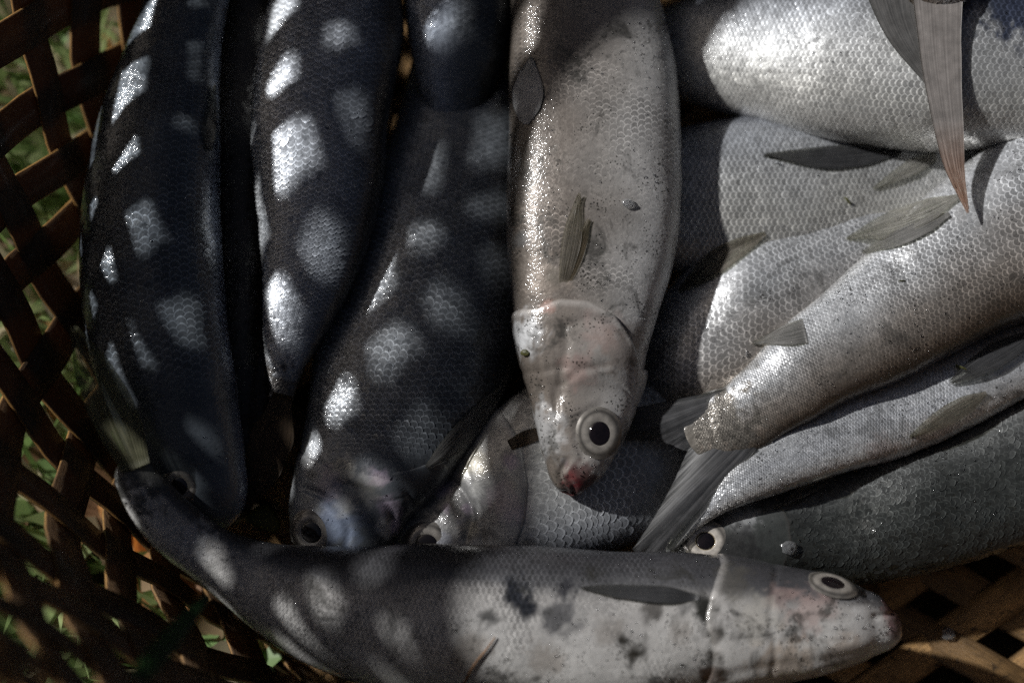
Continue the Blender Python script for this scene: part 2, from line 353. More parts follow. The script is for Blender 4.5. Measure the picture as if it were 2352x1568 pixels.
# ------------------------------------------------------------------ fish
BODIES = []                                     # (verts, faces) trees for draping
PHN = 120
class Fish: pass
def fish(label, st, dors, pal, ratio=0.62, gill=None, head_b=0.0, nsc=64, skip=(), mat='A', scale_rim=0.6,
         lift=1.0, tail_stop=0.985, paint=(), grooves=(), bumps=(), expo=0.86, rings=(70, 120), gk=1.0, tw=1.0, fk=.35):
    nsc = int(nsc * .84) // 2 * 2
    F = Fish(); st = [tuple(s) + (ratio,) if len(s) == 5 else s for s in st]
    A = np.array([P(s[0], s[1], s[4]) for s in st]); B = np.array([P(s[2], s[3], s[4]) for s in st])
    C = (A + B) / 2; d = np.r_[0, np.cumsum(np.linalg.norm(np.diff(C, axis=0), axis=1))]
    n = 400; x = np.linspace(0, d[-1], n)
    Ai = np.stack([pchip(d, A[:, k], x) for k in range(3)], -1); Bi = np.stack([pchip(d, B[:, k], x) for k in range(3)], -1)
    Ci = (Ai + Bi) / 2; S = Ai - Ci; a = np.linalg.norm(S, axis=1); S = S / a[:, None]
    T = np.gradient(Ci, axis=0); T /= np.linalg.norm(T, axis=1)[:, None]
    S = S - T * (S * T).sum(1)[:, None]; S /= np.linalg.norm(S, axis=1)[:, None]
    U = np.cross(S, T); U *= np.sign(U[:, 2])[:, None]
    rt = np.interp(x, d, [s[5] for s in st]); b = a * rt
    L = np.linalg.norm(np.diff(Ci, axis=0), axis=1).sum(); tt = np.linspace(0, 1, n)
    c0 = 0.9 * a[0] / L; c1 = 0.9 * a[-1] / L
    cap = np.sqrt(np.clip(1 - np.clip(1 - tt / c0, 0, 1) ** 2, 0, 1)) * np.sqrt(np.clip(1 - np.clip(1 - (1 - tt) / c1, 0, 1) ** 2, 0, 1))
    F.L = L
    def I(t, arr): return np.stack([np.interp(t, tt, arr[:, k]) for k in range(3)], -1)
    def capf(t): return np.sqrt(np.clip(1 - np.clip(1 - t / c0, 0, 1) ** 2, 0, 1)) * np.sqrt(np.clip(1 - np.clip(1 - (1 - t) / c1, 0, 1) ** 2, 0, 1))
    def surf(t, ph):
        aa = np.interp(t, tt, a) * capf(t); bb = np.interp(t, tt, b) * capf(t)
        cx, sy = np.cos(ph), np.sin(ph)
        cx = np.sign(cx) * np.abs(cx) ** expo; sy = np.sign(sy) * np.abs(sy) ** expo
        return I(t, Ci) + (aa * cx)[..., None] * I(t, S) + (bb * sy)[..., None] * I(t, U)
    def normal(t, ph):
        e = 2e-3
        q1 = surf(np.clip(t + e, 0, 1), ph) - surf(np.clip(t - e, 0, 1), ph); q2 = surf(t, ph + .02) - surf(t, ph - .02)
        nn = np.cross(q1, q2); nn /= np.linalg.norm(nn, axis=-1)[..., None] + 1e-12
        ctr = I(t, Ci); sg = np.sign(((surf(t, ph) - ctr) * nn).sum(-1)); return nn * np.where(sg == 0, 1, sg)[..., None]
    F.surf, F.normal = surf, normal
    # table for px -> (t, phi)
    tg_, pg_ = np.meshgrid(np.linspace(0.002, .998, 260), np.linspace(R(-12), R(192), 150), indexing='ij')
    sp = surf(tg_.ravel(), pg_.ravel()); spx = project(sp); snz = normal(tg_.ravel(), pg_.ravel())
    fac = ((CAM - sp) * snz).sum(1) > 0
    def locate(px, py):
        dd = np.where(fac, (spx[:, 0] - px) ** 2 + (spx[:, 1] - py) ** 2, 1e12); k = int(np.argmin(dd))
        return tg_.ravel()[k], pg_.ravel()[k]
    F.locate = locate
    # gill edge as t = g(phi)
    if gill is not None:
        if isinstance(gill, (int, float)): g = lambda ph: np.full(np.shape(ph), float(gill))
        else:
            q = sorted([locate(*p)[::-1] for p in gill]); gp = np.array([k[0] for k in q]); gt = np.array([k[1] for k in q])
            ext = lambda ph: np.interp(np.mod(ph + np.pi / 2, 2 * np.pi) - np.pi / 2, gp, gt)
            g = ext
    else: g = None
    # body grid aligned to the gill edge
    ph = np.linspace(0, 2 * np.pi, PHN, endpoint=False)
    s0 = np.r_[0, 0.0015, 0.004, 0.009, 0.016, np.linspace(0.025, 1.0, rings[0])]
    s1 = np.r_[0.004, 0.010, 0.02, np.linspace(0.03, 0.97, rings[1]), 0.985, 0.993, 0.998, 1.0]
    if g is None: tm = np.r_[s0[:5] * .1, np.linspace(.0025 * 1.0, 1, rings[0] + rings[1])][:, None] + 0 * ph[None]; em = tm * 0; tm = np.sort(tm, 0)
    else:
        gg = g(ph)[None, :]
        th = s0[:, None] * gg; tb = gg + s1[:, None] * (1 - gg); tm = np.vstack([th, tb])
        e0 = gk * 0.0011 * sstep(.5, .93, s0) - 0.0005 * sstep(.975, 1.0, s0) - gk * 0.0003 * np.exp(-((s0 - .70) / .018) ** 2)
        e1 = -0.0014 * max(gk, .5) * np.exp(-(s1 / .018) ** 2) - 0.0004 * np.exp(-(s1 / .07) ** 2)
        em = np.r_[e0, e1][:, None] + 0 * ph[None]
    pm = np.tile(ph, (tm.shape[0], 1))
    V = surf(tm.ravel(), pm.ravel()); N = normal(np.clip(tm.ravel(), .004, .996), pm.ravel())
    V = V + N * em.ravel()[:, None]
    # gentle unevenness of flesh
    hw = sstep(0, .06, tm.ravel()) * sstep(0, .06, 1 - tm.ravel())
    und = (vnoise(V, 30, len(BODIES)) - .5) * 0.0050 + (vnoise(V, 110, len(BODIES) + 3) - .5) * 0.0004
    V = V + N * (und * hw)[:, None]
    F.und = lambda q: (vnoise(q, 30, F.id) - .5) * 0.0050 + (vnoise(q, 110, F.id + 3) - .5) * 0.0004
    F.id = len(BODIES)
    px = project(V); vis = ((CAM - V) * N).sum(1) > -0.05
    def pdist(poly):
        p = resample(poly, 80); return np.sqrt(((px[:, None, :] - p[None]) ** 2).sum(-1).min(1))
    for poly, wd, dep in grooves:
        V = V - N * (np.exp(-(pdist(poly) / wd) ** 2) * dep * vis)[:, None]
    for bx, by, br, dep in bumps:
        q = np.hypot(px[:, 0] - bx, px[:, 1] - by); V = V + N * (np.exp(-(q / br) ** 2) * dep * vis)[:, None]
    # pigment and painted shade
    dp = np.array([k[0] for k in pal]); pc = np.array([k[1] for k in pal])
    def pigment(phi, pos, pxx):
        dl = np.abs(np.mod(phi - dors + np.pi, 2 * np.pi) - np.pi) / np.pi
        dl = np.clip(dl + (vnoise(pos, 60, 2) - .5) * .10, 0, 1)
        cc = np.stack([np.interp(dl, dp, pc[:, k]) for k in range(3)], -1)
        for (bx, by, br, colr, stg) in paint:
            q = np.hypot(pxx[:, 0] - bx, pxx[:, 1] - by) / br + (vnoise(pos, 260, 4) - .5) * .6 + (vnoise(pos, 700, 5) - .5) * .7
            k = (stg * (1 - sstep(.35, 1.0, q)))[:, None]; cc = cc * (1 - k) + np.array(colr) * k
        return cc
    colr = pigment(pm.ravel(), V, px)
    if g is not None:                                       # bare head: smoother, a little paler along the gill edge
        s = (tm / np.maximum(g(pm), 1e-6)).ravel(); k = np.exp(-((s - .985) / .02) ** 2)[:, None] * .25 * gk
        colr = colr * (1 - k) + np.array((.52, .50, .48)) * k
    ctr = Ci[n // 2].copy(); ctr[2] = 0.0
    root = empty('fish', ctr, label, 'fish', 'silver fish heaped in the basket')
    fc = grid_faces(tm.shape[0], PHN, wrap=True)
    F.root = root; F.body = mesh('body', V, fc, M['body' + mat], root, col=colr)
    BODIES.append(BVHTree.FromPolygons([tuple(q) for q in V], [tuple(int(z) for z in q) for q in fc])); F.tree = BODIES[-1]
    # scales
    mid = 0.45
    phf = np.linspace(0, 2 * np.pi, 721); ring = surf(np.full(721, mid), phf)
    al = np.r_[0, np.cumsum(np.linalg.norm(np.diff(ring, axis=0), axis=1))]; circ0 = al[-1]
    rows = np.interp((np.arange(nsc) + .5) / nsc * circ0, al, phf)
    h = np.pi * (3 * (a + b) - np.sqrt((3 * a + b) * (a + 3 * b)))
    tk = [0.0]
    while tk[-1] < tail_stop: tk.append(tk[-1] + max(.86 * np.interp(tk[-1], tt, h) / nsc, .0009) / L)
    tk = np.array(tk); J = len(tk)
    ii, jj = np.meshgrid(np.arange(nsc), np.arange(J - 2), indexing='ij'); ii = ii.ravel(); jj = jj.ravel()
    tc_ = np.interp(jj + .5 * (ii % 2), np.arange(J), tk); dt = np.interp(jj + 1, np.arange(J), tk) - np.interp(jj, np.arange(J), tk)
    pr = rows[ii]; dph = np.gradient(rows)[ii]
    upf = np.sin(pr) > -0.25
    gl = g(pr) if g is not None else np.full(len(pr), .02)
    keep = upf & (tc_ > gl - .012 * (g is not None)) & (tc_ < tail_stop)
    ii, jj, tc_, dt, pr, dph = [q[keep] for q in (ii, jj, tc_, dt, pr, dph)]
    ps = surf(tc_, pr)
    pq = project(ps); fade = fk + (1 - fk) * sstep(.28, .62, .65 * vnoise(ps, 48, 6 + F.id) + .35 * vnoise(ps, 130, 7 + F.id))
    fade = np.minimum(fade, sstep(-.01, .06, tc_ - (g(pr) if g is not None else 0) + (vnoise(ps, 150, 8) - .5) * .03))
    for (bx, by, br) in skip:
        fade = np.minimum(fade, sstep(.55, 1.35, np.hypot(pq[:, 0] - bx, pq[:, 1] - by) / br + (vnoise(ps, 130, 1) - .5) * .8))
    ns = len(tc_)
    tv = np.array((-.30, .22, .62, .90, 1.02)); hwd = np.array((.46, .66, .54, .28, .06)); uu = np.array((-1, 0, 1.0))
    r1 = RNG.normal(0, 1, ns); r2 = RNG.normal(0, 1, ns); lf = lift * (.35 + .85 * sstep(.3, .7, vnoise(ps, 45, 9 + F.id)))
    vt, vp, vo_ , uvx, uvy = [], [], [], [], []
    for r_, (q, hh) in enumerate(zip(tv, hwd)):
        for u_ in uu:
            vt.append(tc_ + dt * (q * 1.45 - .35)); vp.append(pr + dph * hh * u_ * 1.15)
            base = 0.00006 + 0.00044 * sstep(-.3, .95, q) * lf * (.15 + .85 * fade)
            vo_.append(base + 0.00003 * (1 - u_ * u_) + u_ * r1 * .00005 * tw + (q - .4) * r2 * .00008 * tw)
            uvx.append(np.full(ns, .5 + u_ * hh)); uvy.append(np.full(ns, q))
    vt, vp, vo_, uvx, uvy = [np.stack(q, 1).ravel() for q in (vt, vp, vo_, uvx, uvy)]
    vt = np.clip(vt, .001, .999); q = surf(vt, vp); nn = normal(np.clip(vt, .004, .996), vp)
    q = q + nn * (F.und(q) * sstep(0, .06, vt) * sstep(0, .06, 1 - vt) + vo_)[:, None]
    if grooves or bumps:
        pq = project(q)
        for bx, by, br, dep in bumps: q = q + nn * (np.exp(-((np.hypot(pq[:, 0] - bx, pq[:, 1] - by)) / br) ** 2) * dep)[:, None]
    cs = pigment(vp, q, project(q)) * (np.repeat(1 + .10 * RNG.normal(0, 1, ns) * fade, 15))[:, None].clip(.6, 1.4); cs = np.c_[cs, np.repeat(fade, 15)]
    fq = grid_faces(5, 3); ff = (fq[None] + (np.arange(ns) * 15)[:, None, None]).reshape(-1, 4)
    so_ = mesh('scales', q, ff, M['scale' + mat], root, col=np.clip(cs, 0, 1), uv=np.stack([uvx, uvy], -1)); so_['kind'] = 'stuff'
    return F

def hit_all(px, py, trees=None):
    d = ray(px, py); d = d / np.linalg.norm(d); best = None
    for tr in (trees or BODIES):
        loc, nor, idx, ds = tr.ray_cast(Vector(CAM), Vector(d))
        if loc is not None and (best is None or ds < best[0]): best = (ds, np.array(loc), np.array(nor))
    return best, d
def fin(F, name, base, tip, mat, z=None, off=0.0015, rays=10, sag=0.0, ns=46, nr=16, rag=0.03, label=None, trees=None, curl=0.0, grid=None, bend=0.0):
    s = np.linspace(0, 1, ns); r = np.linspace(0, 1, nr)
    if grid is not None:
        sp, pn, hf = grid; g2 = sp[:, None] + pn[:, None] * (hf[:, None] * (2 * s - 1)[None])[..., None]; axis_ = (sp[-1] - sp[0])[None, None]
    else:
        b_ = resample(base, ns); t_ = np.array(tip, float); dd = np.r_[0, np.cumsum(np.linalg.norm(np.diff(t_, axis=0), axis=1))]
        t_ = np.stack([np.interp(s * dd[-1], dd, t_[:, k]) for k in (0, 1)], -1); rr_ = (r ** .9)[:, None, None]
        g2 = b_[None] * (1 - rr_) + t_[None] * rr_; axis_ = (t_ - b_)[None]
    ex = axis_ * ((RNG.random(ns) - .5) * rag)[None, :, None] * (r ** 4)[:, None, None]
    g2 = g2 + ex
    if z is None:
        dep = np.zeros((nr, ns)); dirs = np.zeros((nr, ns, 3)); ok = np.zeros((nr, ns), bool)
        for i in range(nr):
            for j in range(ns):
                h_, dd = hit_all(*g2[i, j], trees=trees); dirs[i, j] = dd
                if h_: dep[i, j] = h_[0]; ok[i, j] = True
        dep[~ok] = np.median(dep[ok])
        for _ in range(10):
            q = np.pad(dep, 1, mode='edge'); sm = (q[:-2, 1:-1] + q[2:, 1:-1] + q[1:-1, :-2] + q[1:-1, 2:]) / 4
            dep = np.minimum(dep, sm) * .6 + sm * .4
        dep = dep - off * (.35 + .4 * sstep(0, .25, r) + .3 * np.sin(np.pi * r))[:, None]
        V = CAM + dirs * dep[..., None]
    else:
        zz = z[0] + (z[1] - z[0]) * r[:, None] + sag * np.sin(np.pi * s)[None, :]
        V = np.array([[P(g2[i, j, 0], g2[i, j, 1], zz[i, j]) for j in range(ns)] for i in range(nr)])
    q1 = np.gradient(V, axis=0); q2 = np.gradient(V, axis=1); N = np.cross(q1, q2); N /= np.linalg.norm(N, axis=-1)[..., None] + 1e-12
    if (N[nr // 2, ns // 2] * (CAM - V[nr // 2, ns // 2])).sum() < 0: N = -N
    cor = 0.00003 * np.cos(2 * np.pi * rays * s)[None, :] * (0.3 + .7 * r[:, None])
    th = 0.00014 * (1 - .6 * r[:, None]) + 0 * s[None]
    top = V + N * (cor + th)[..., None]; bot = V + N * (cor - th)[..., None]
    m = ns * nr; f1 = grid_faces(nr, ns); f2 = f1[:, ::-1] + m
    bd = [i for i in range(ns)] + [i * ns + ns - 1 for i in range(1, nr)] + [(nr - 1) * ns + i for i in range(ns - 2, -1, -1)] + [i * ns for i in range(nr - 2, 0, -1)]
    bd = np.array(bd); f3 = np.stack([bd, np.roll(bd, -1), np.roll(bd, -1) + m, bd + m], -1)
    uv = np.stack([np.tile(s, nr), np.repeat(r, ns)], -1); uv = np.vstack([uv, uv])
    o = mesh(name, np.vstack([top.reshape(-1, 3), bot.reshape(-1, 3)]), np.vstack([f1, f2, f3]), M[mat], F.root, uv=uv)
    if label: o['label'] = label
    return o
def dome(name, c, n, x, prof, mat, parent, ex=1.0, seg=48, cols=None, sq=1.0):
    """lathe (r, h) profile about normal n, x = long axis, ex = stretch along x"""
    n = n / np.linalg.norm(n); x = x - n * (x @ n); x /= np.linalg.norm(x); y = np.cross(n, x)
    th = np.linspace(0, 2 * np.pi, seg, endpoint=False)
    v = np.array([[c + x * (r_ * math.cos(a_) * ex) + y * (r_ * math.sin(a_) * sq) + n * h_ for a_ in th] for r_, h_ in prof]).reshape(-1, 3)
    return mesh(name, v, grid_faces(len(prof), seg, wrap=True), mat, parent, col=None if cols is None else np.repeat(np.array(cols), seg, 0))
def eye(F, px, py, r, axis, iris='iris', ex=1.08, tilt=0.0, pup=0.50, poff=(0, 0), sink=.02, sq=1.0):
    r = r * K; best, d = hit_all(px, py, [F.tree]); c, n = best[1], best[2]
    tq, pq = F.locate(px, py); n = F.normal(np.array([tq]), np.array([pq]))[0]
    if n @ (CAM - c) < 0: n = -n
    v = (CAM - c); v /= np.linalg.norm(v); n = n * (1 - tilt) + v * tilt; n /= np.linalg.norm(n)
    a = P(axis[0], axis[1], c[2]) - P(px, py, c[2])
    c = c - n * r * sink; gb = 1.7 if iris == 'iris_bright' else 1.0
    pr = [(1.26, -.07, .20), (1.15, -.005, .16), (1.08, .03, .10), (1.03, .045, .08), (.98, .06, .14), (.92, .085, .22), (.84, .105, .29), (.75, .115, .30), (.66, .115, .28), (.58, .11, .30), (.5, .07, .2), (.3, .07, .1), (.01, .07, .1)]
    e = dome('eye', c, n, a, [(r * q[0], r * q[1]) for q in pr], M['iris'], F.root, ex, sq=sq, cols=[(q[2] * gb, q[2] * gb * .93, q[2] * gb * .84) for q in pr])
    x = a - n * (a @ n); x /= np.linalg.norm(x); y = np.cross(n, x)
    cp = c + x * poff[0] * r + y * poff[1] * r
    dome('pupil', cp, n, a, [(r * pup, r * .05), (r * pup * .97, r * .098), (r * pup * .8, r * .125), (r * pup * .4, r * .14), (0.00005, r * .145)], M['pupil'], e, ex, sq=sq)
    dome('iris_rim', cp, n, a, [(r * (pup + .045), r * .07), (r * (pup + .025), r * .100), (r * (pup + .005), r * .102), (r * (pup - .01), r * .06)], M['ring'], e, ex, sq=sq)
    return e

for k, (me_, ro, di, ri, we, stn, mo) in dict(
        A=(0.52, .34, .95, .90, .9, .45, .28),     # pale flank
        B=(0.55, .46, .30, .85, .5, .12, .2),      # bright silver
        C=(0.42, .42, .40, .95, 1.0, .20, .35),    # dark wet
        D=(0.18, .37, 1.15, .90, .9, .75, .3),     # white dirty belly
        E=(0.48, .45, .35, .85, .8, .15, .3)).items():
    M['body' + k] = fish_mat('skin ' + k, me_ * .5, ro - .04, di, wet=min(1, we * 1.4), stain=stn, mott=mo * .75)
    M['scale' + k] = fish_mat('scales ' + k, me_, ro, di, rim=ri, scale=True, wet=we, stain=stn, mott=mo)
W = (.58, .57, .55); G = (.36, .36, .36); DG = (.12, .125, .13); BK = (.035, .038, .04)
PAL_PALE = [(0, (.09, .075, .06)), (.18, (.19, .155, .125)), (.34, (.29, .262, .235)), (.48, (.44, .45, .46)), (.7, (.54, .56, .59)), (1, W)]
PAL_SILV = [(0, (.05, .055, .07)), (.15, (.13, .14, .17)), (.3, (.36, .38, .41)), (.6, (.46, .46, .44)), (1, W)]
PAL_DARK = [(0, BK), (.25, (.055, .06, .06)), (.45, (.13, .135, .14)), (.62, (.34, .36, .40)), (1, (.5, .5, .5))]
PAL_MID = [(0, (.05, .05, .05)), (.25, (.12, .12, .12)), (.5, (.26, .27, .28)), (.75, (.40, .40, .40)), (1, (.5, .5, .48))]
RED = (.16, .02, .025); PINK = (.42, .30, .275)

# --- lower layers first
def cool(p, k=1.0): return [(d_, (c_[0] * .94 * k, c_[1] * 1.0 * k, c_[2] * 1.07 * k)) for d_, c_ in p]  # blue cast of the light on the left fish put into their pigment
f10 = fish('shiny scaled fish lying level under the big top-right fish, half covered by paler fish',
    [(2330,400,2340,440,.033),(2250,330,2260,500,.033),(2100,300,2100,580,.033),(1950,280,1950,620,.033),(1800,275,1800,640,.033),
     (1650,280,1640,640,.033),(1550,300,1530,620,.033),(1450,340,1430,570,.030),(1370,390,1360,500,.028)], R(0), PAL_SILV, .58, nsc=80, mat='B', gill=.12, lift=.9, fk=.7)
f9 = fish('pale matt fish lying slantwise between the central fish and the long silver fish',
    [(2420,240,2450,290,.03),(2300,300,2400,420,.03),(2160,368,2300,560,.03),(2050,395,2200,680,.03),(1900,450,2070,800,.03),
     (1750,520,1930,900,.03),(1600,595,1800,960,.03),(1500,680,1680,1000,.027),(1420,780,1550,1010,.018),(1370,860,1440,990,.012)],
    R(165), PAL_PALE, .62, nsc=88, mat='A', gill=.12, lift=.3, tw=.4)
f6 = fish('fish with silvery cheek under the central fish\'s snout, its eye cut by the bottom fish',
    [(880,1265,895,1310,.023),(925,1150,980,1345,.024),(1030,1040,1120,1340,.026),(1150,940,1250,1310,.029),(1260,880,1370,1275,.028),
     (1400,860,1500,1235,.026),(1530,880,1600,1190,.022),(1640,930,1690,1140,.018),(1740,980,1770,1090,.014),(1830,1010,1850,1060,.014)],
    R(185), PAL_SILV, .55, nsc=58, mat='E', gill=[(1150,950),(1195,1010),(1212,1100),(1205,1190),(1180,1260)],
    grooves=[([(1000,1090),(1060,1120),(1085,1180),(1070,1240)], 9, .0008), ([(900,1210),(960,1180),(1010,1185)], 8, .0006)], bumps=[(1100,1090,60,.0015)],
    paint=[(1040,1140,180,(.10,.10,.105),.75),(996,1118,30,(0.56, 0.56, 0.55),0.79),(1169,1046,25,(0.07, 0.075, 0.08),0.83),(943,1074,22,(0.07, 0.075, 0.08),0.80),(1071,1166,14,(0.44, 0.36, 0.46),0.58),(977,1230,23,(0.1, 0.11, 0.12),0.77),(966,1175,17,(0.5, 0.48, 0.4),0.50),(984,1087,37,(0.5, 0.48, 0.4),0.81),(1011,1083,35,(0.1, 0.11, 0.12),0.72),(1174,1191,37,(0.34, 0.36, 0.42),0.81),(935,1131,36,(0.1, 0.11, 0.12),0.59),(1008,1172,14,(0.1, 0.11, 0.12),0.74),(947,1118,21,(0.1, 0.11, 0.12),0.74),(1055,1195,15,(0.34, 0.36, 0.42),0.84),(1176,1118,23,(0.5, 0.48, 0.4),0.69),(1025,1167,14,(0.44, 0.36, 0.46),0.52),(1092,1249,16,(0.34, 0.36, 0.42),0.59),(1019,1118,26,(0.44, 0.36, 0.46),0.77),(1083,1211,22,(0.5, 0.48, 0.4),0.60),(1175,1060,22,(0.44, 0.36, 0.46),0.71),(1018,1243,27,(0.34, 0.36, 0.42),0.61),(1160,1150,60,(.5,.42,.48),.5),(1090,1060,50,(.5,.46,.36),.5)])  # head painted dark first, standing in for the shade on it
f4 = fish('broad dark scaled fish left of the central fish, head down with blue-silver cheek',
    [(660,1290,760,1330,.034),(652,1220,860,1280,.036),(672,1120,975,1110,.036),(695,1010,1065,1020,.034),(712,910,1150,905,.032),
     (745,770,1200,810,.03),(790,620,1235,660,.03),(840,480,1240,500,.03),(890,340,1230,340,.028),(930,200,1190,180,.026),(980,50,1150,30,.024),(1030,-100,1120,-110,.024)],
    R(178), cool([(0, BK), (.2, (.07,.075,.08)), (.45, (.16,.165,.17)), (.7, (.33,.33,.33)), (1, (.5,.49,.47))]), .52, nsc=74, mat='C', fk=.7,
    gk=.35, gill=[(690,1040),(760,1072),(850,1090),(940,1080),(1010,1050)], grooves=[([(780,1110),(850,1130),(900,1180),(905,1240)], 9, .0010), ([(700,1120),(760,1150),(800,1210),(790,1270)], 8, .0008), ([(860,1080),(930,1120),(950,1160)], 8, .0008)],
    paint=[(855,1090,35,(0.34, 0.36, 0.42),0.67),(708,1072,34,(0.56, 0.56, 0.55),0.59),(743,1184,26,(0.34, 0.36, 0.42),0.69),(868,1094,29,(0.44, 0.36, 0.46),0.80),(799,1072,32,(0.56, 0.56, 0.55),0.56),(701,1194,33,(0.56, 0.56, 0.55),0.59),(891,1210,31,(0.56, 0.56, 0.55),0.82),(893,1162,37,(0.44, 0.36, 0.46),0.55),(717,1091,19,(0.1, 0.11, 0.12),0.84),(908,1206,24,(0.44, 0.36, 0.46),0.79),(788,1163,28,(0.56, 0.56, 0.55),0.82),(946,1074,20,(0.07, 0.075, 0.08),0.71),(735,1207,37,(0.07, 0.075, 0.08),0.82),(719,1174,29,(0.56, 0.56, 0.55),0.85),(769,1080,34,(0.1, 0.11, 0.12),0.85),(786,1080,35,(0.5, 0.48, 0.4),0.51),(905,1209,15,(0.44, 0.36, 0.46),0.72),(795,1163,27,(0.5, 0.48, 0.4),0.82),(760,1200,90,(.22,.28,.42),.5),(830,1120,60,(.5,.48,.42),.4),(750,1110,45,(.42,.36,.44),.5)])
f5 = fish('dark fish at the top edge left of the central fish, one silver patch lit',
    [(1080,-330,1120,-330,.05),(980,-220,1190,-220,.05),(940,-100,1195,-100,.048),(930,0,1190,0,.046),(938,90,1180,90,.044),(958,190,1155,190,.039),(1000,300,1105,300,.032),(1035,420,1070,420,.024)],
    R(175), cool(PAL_DARK), .6, nsc=56, mat='E', gill=.14)
f13 = fish('dark grey-green scaled fish at lower right with bright ringed eye',
    [(1528,1262,1532,1285,.037),(1560,1215,1570,1310,.037),(1650,1170,1680,1330,.036),(1780,1130,1800,1340,.034),(1900,1090,1930,1345,.03),(2050,1050,2080,1335,.03),
     (2200,1000,2230,1285,.03),(2350,940,2380,1235,.03),(2500,890,2530,1160,.03),(2650,860,2680,1060,.03),(2760,850,2770,960,.03)],
    R(128), [(0,(.030,.033,.031)),(.25,(.045,.049,.047)),(.45,(.10,.105,.105)),(.7,(.28,.28,.28)),(1,W)], .62, nsc=62, mat='C', lift=.9, tw=2.0,
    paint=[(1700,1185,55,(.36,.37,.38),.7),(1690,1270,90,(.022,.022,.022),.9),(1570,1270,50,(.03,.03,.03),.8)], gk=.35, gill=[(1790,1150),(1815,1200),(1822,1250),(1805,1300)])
f11 = fish('slim pale fish slanting between the long silver fish and the dark ringed-eye fish',
    [(2800,600,2815,640,.04),(2700,600,2740,740,.04),(2550,660,2600,850,.04),(2400,735,2440,885,.04),(2290,740,2330,928,.04),(2165,795,2220,990,.04),
     (2040,850,2090,1040,.04),(1910,905,1962,1076,.043),(1780,970,1832,1122,.046),(1685,1050,1716,1160,.048),(1605,1146,1626,1200,.047),(1530,1250,1540,1268,.045)],
    R(-30), PAL_PALE, .60, nsc=68, mat='A', gill=.15, lift=.3, tw=.6, paint=[(2030,1050,60,PINK,.35),(2150,1020,70,(.33,.24,.2),.5)])
f8 = fish('long silver fish slanting down from the right edge, tail fin under the central head',
    [(2830,190,2850,225,.05),(2740,190,2800,330,.05),(2600,215,2690,500,.05),(2450,260,2560,640,.051),(2300,335,2420,715,.051),(2180,420,2290,770,.051),
     (2080,515,2170,825,.051),(1990,600,2050,880,.05),(1900,690,1940,925,.05),(1820,775,1850,965,.050),(1740,850,1775,1000,.050,.5),(1672,896,1724,1034,.050,.34),(1605,912,1662,1050,.050,.14),(1545,922,1598,1055,.050,.05)],
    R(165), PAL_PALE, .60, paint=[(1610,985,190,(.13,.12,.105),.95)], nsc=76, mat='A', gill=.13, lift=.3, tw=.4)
f7 = fish('largest bright silver fish across the top-right corner with a fine lateral line',
    [(2790,150,2800,190,.066),(2680,40,2690,270,.064),(2500,-40,2520,320,.062),(2352,-70,2352,335,.060),(2150,-90,2150,338,.056),(2000,-85,2000,322,.052),
     (1850,-70,1850,300,.047),(1700,-40,1700,272,.041),(1600,-10,1600,235,.037),(1500,30,1500,190,.033),(1420,60,1420,150,.030)],
    R(20), PAL_SILV, .56, nsc=92, mat='B', gill=.20, lift=.8, tw=.8, fk=.6, paint=[(2340,0,130,(.03,.04,.075),.95),(2230,-40,110,(.05,.06,.09),.8)])
f3 = fish('dark olive fish standing along the left basket wall, head down behind the bottom fish\'s tail',
    [(440,1215,500,1240,.042),(395,1150,555,1185,.044),(340,1060,560,1090,.046),(275,960,548,980,.048),(230,860,535,870,.05),(205,740,520,740,.05),
     (195,620,508,620,.05),(198,500,500,500,.05),(213,390,500,390,.05),(245,260,505,260,.05),(290,140,512,140,.05),(340,10,520,10,.05),(390,-120,530,-120,.05),(440,-260,530,-260,.05)],
    R(62), cool([(0,(.07,.078,.085)),(.25,(.10,.11,.12)),(.45,(.17,.18,.185)),(.6,(.30,.33,.40)),(1,(.42,.43,.46))]), .75, nsc=54, mat='C', lift=1.1, fk=.7,
    gk=.08, gill=[(260,905),(350,925),(440,930),(530,920)])
f14 = fish('dark brown fish sunk in the shadowed gap between the two leftmost fish',
    [(500,1200,560,1215,.022),(470,1120,600,1130,.022),(455,980,625,980,.022),(450,800,640,800,.022),(445,600,650,600,.022),(440,400,660,400,.022),(450,200,665,200,.022),(470,20,660,20,.022),(500,-150,640,-150,.022),(540,-260,600,-260,.022)],
    R(90), [(0,(.035,.03,.024)),(.3,(.06,.05,.04)),(.6,(.12,.11,.095)),(1,(.3,.3,.29))], .7, nsc=54, mat='C', gill=.12, gk=.2)
f2 = fish('dark silver fish second from the left wall, tail pointing down to a brown fin',
    [(700,-330,800,-330,.05),(640,-200,880,-200,.05),(628,-60,912,-60,.05),(606,60,914,60,.05),(580,200,902,190,.05),(572,300,890,290,.05),(588,400,872,400,.05),
     (600,500,848,500,.05),(596,600,818,600,.05),(594,700,778,700,.05),(602,770,736,785,.049,.5),(612,830,702,842,.048,.42),(620,890,678,898,.046,.36),(622,945,660,950,.044,.3)],
    R(188), cool([(0,BK),(.2,(.08,.08,.08)),(.4,(.30,.31,.33)),(.7,(.46,.46,.47)),(1,W)]), .58, nsc=56, mat='E', gill=.14, lift=1.1, fk=.8, paint=[(645,900,90,(.07,.06,.05),.9)])
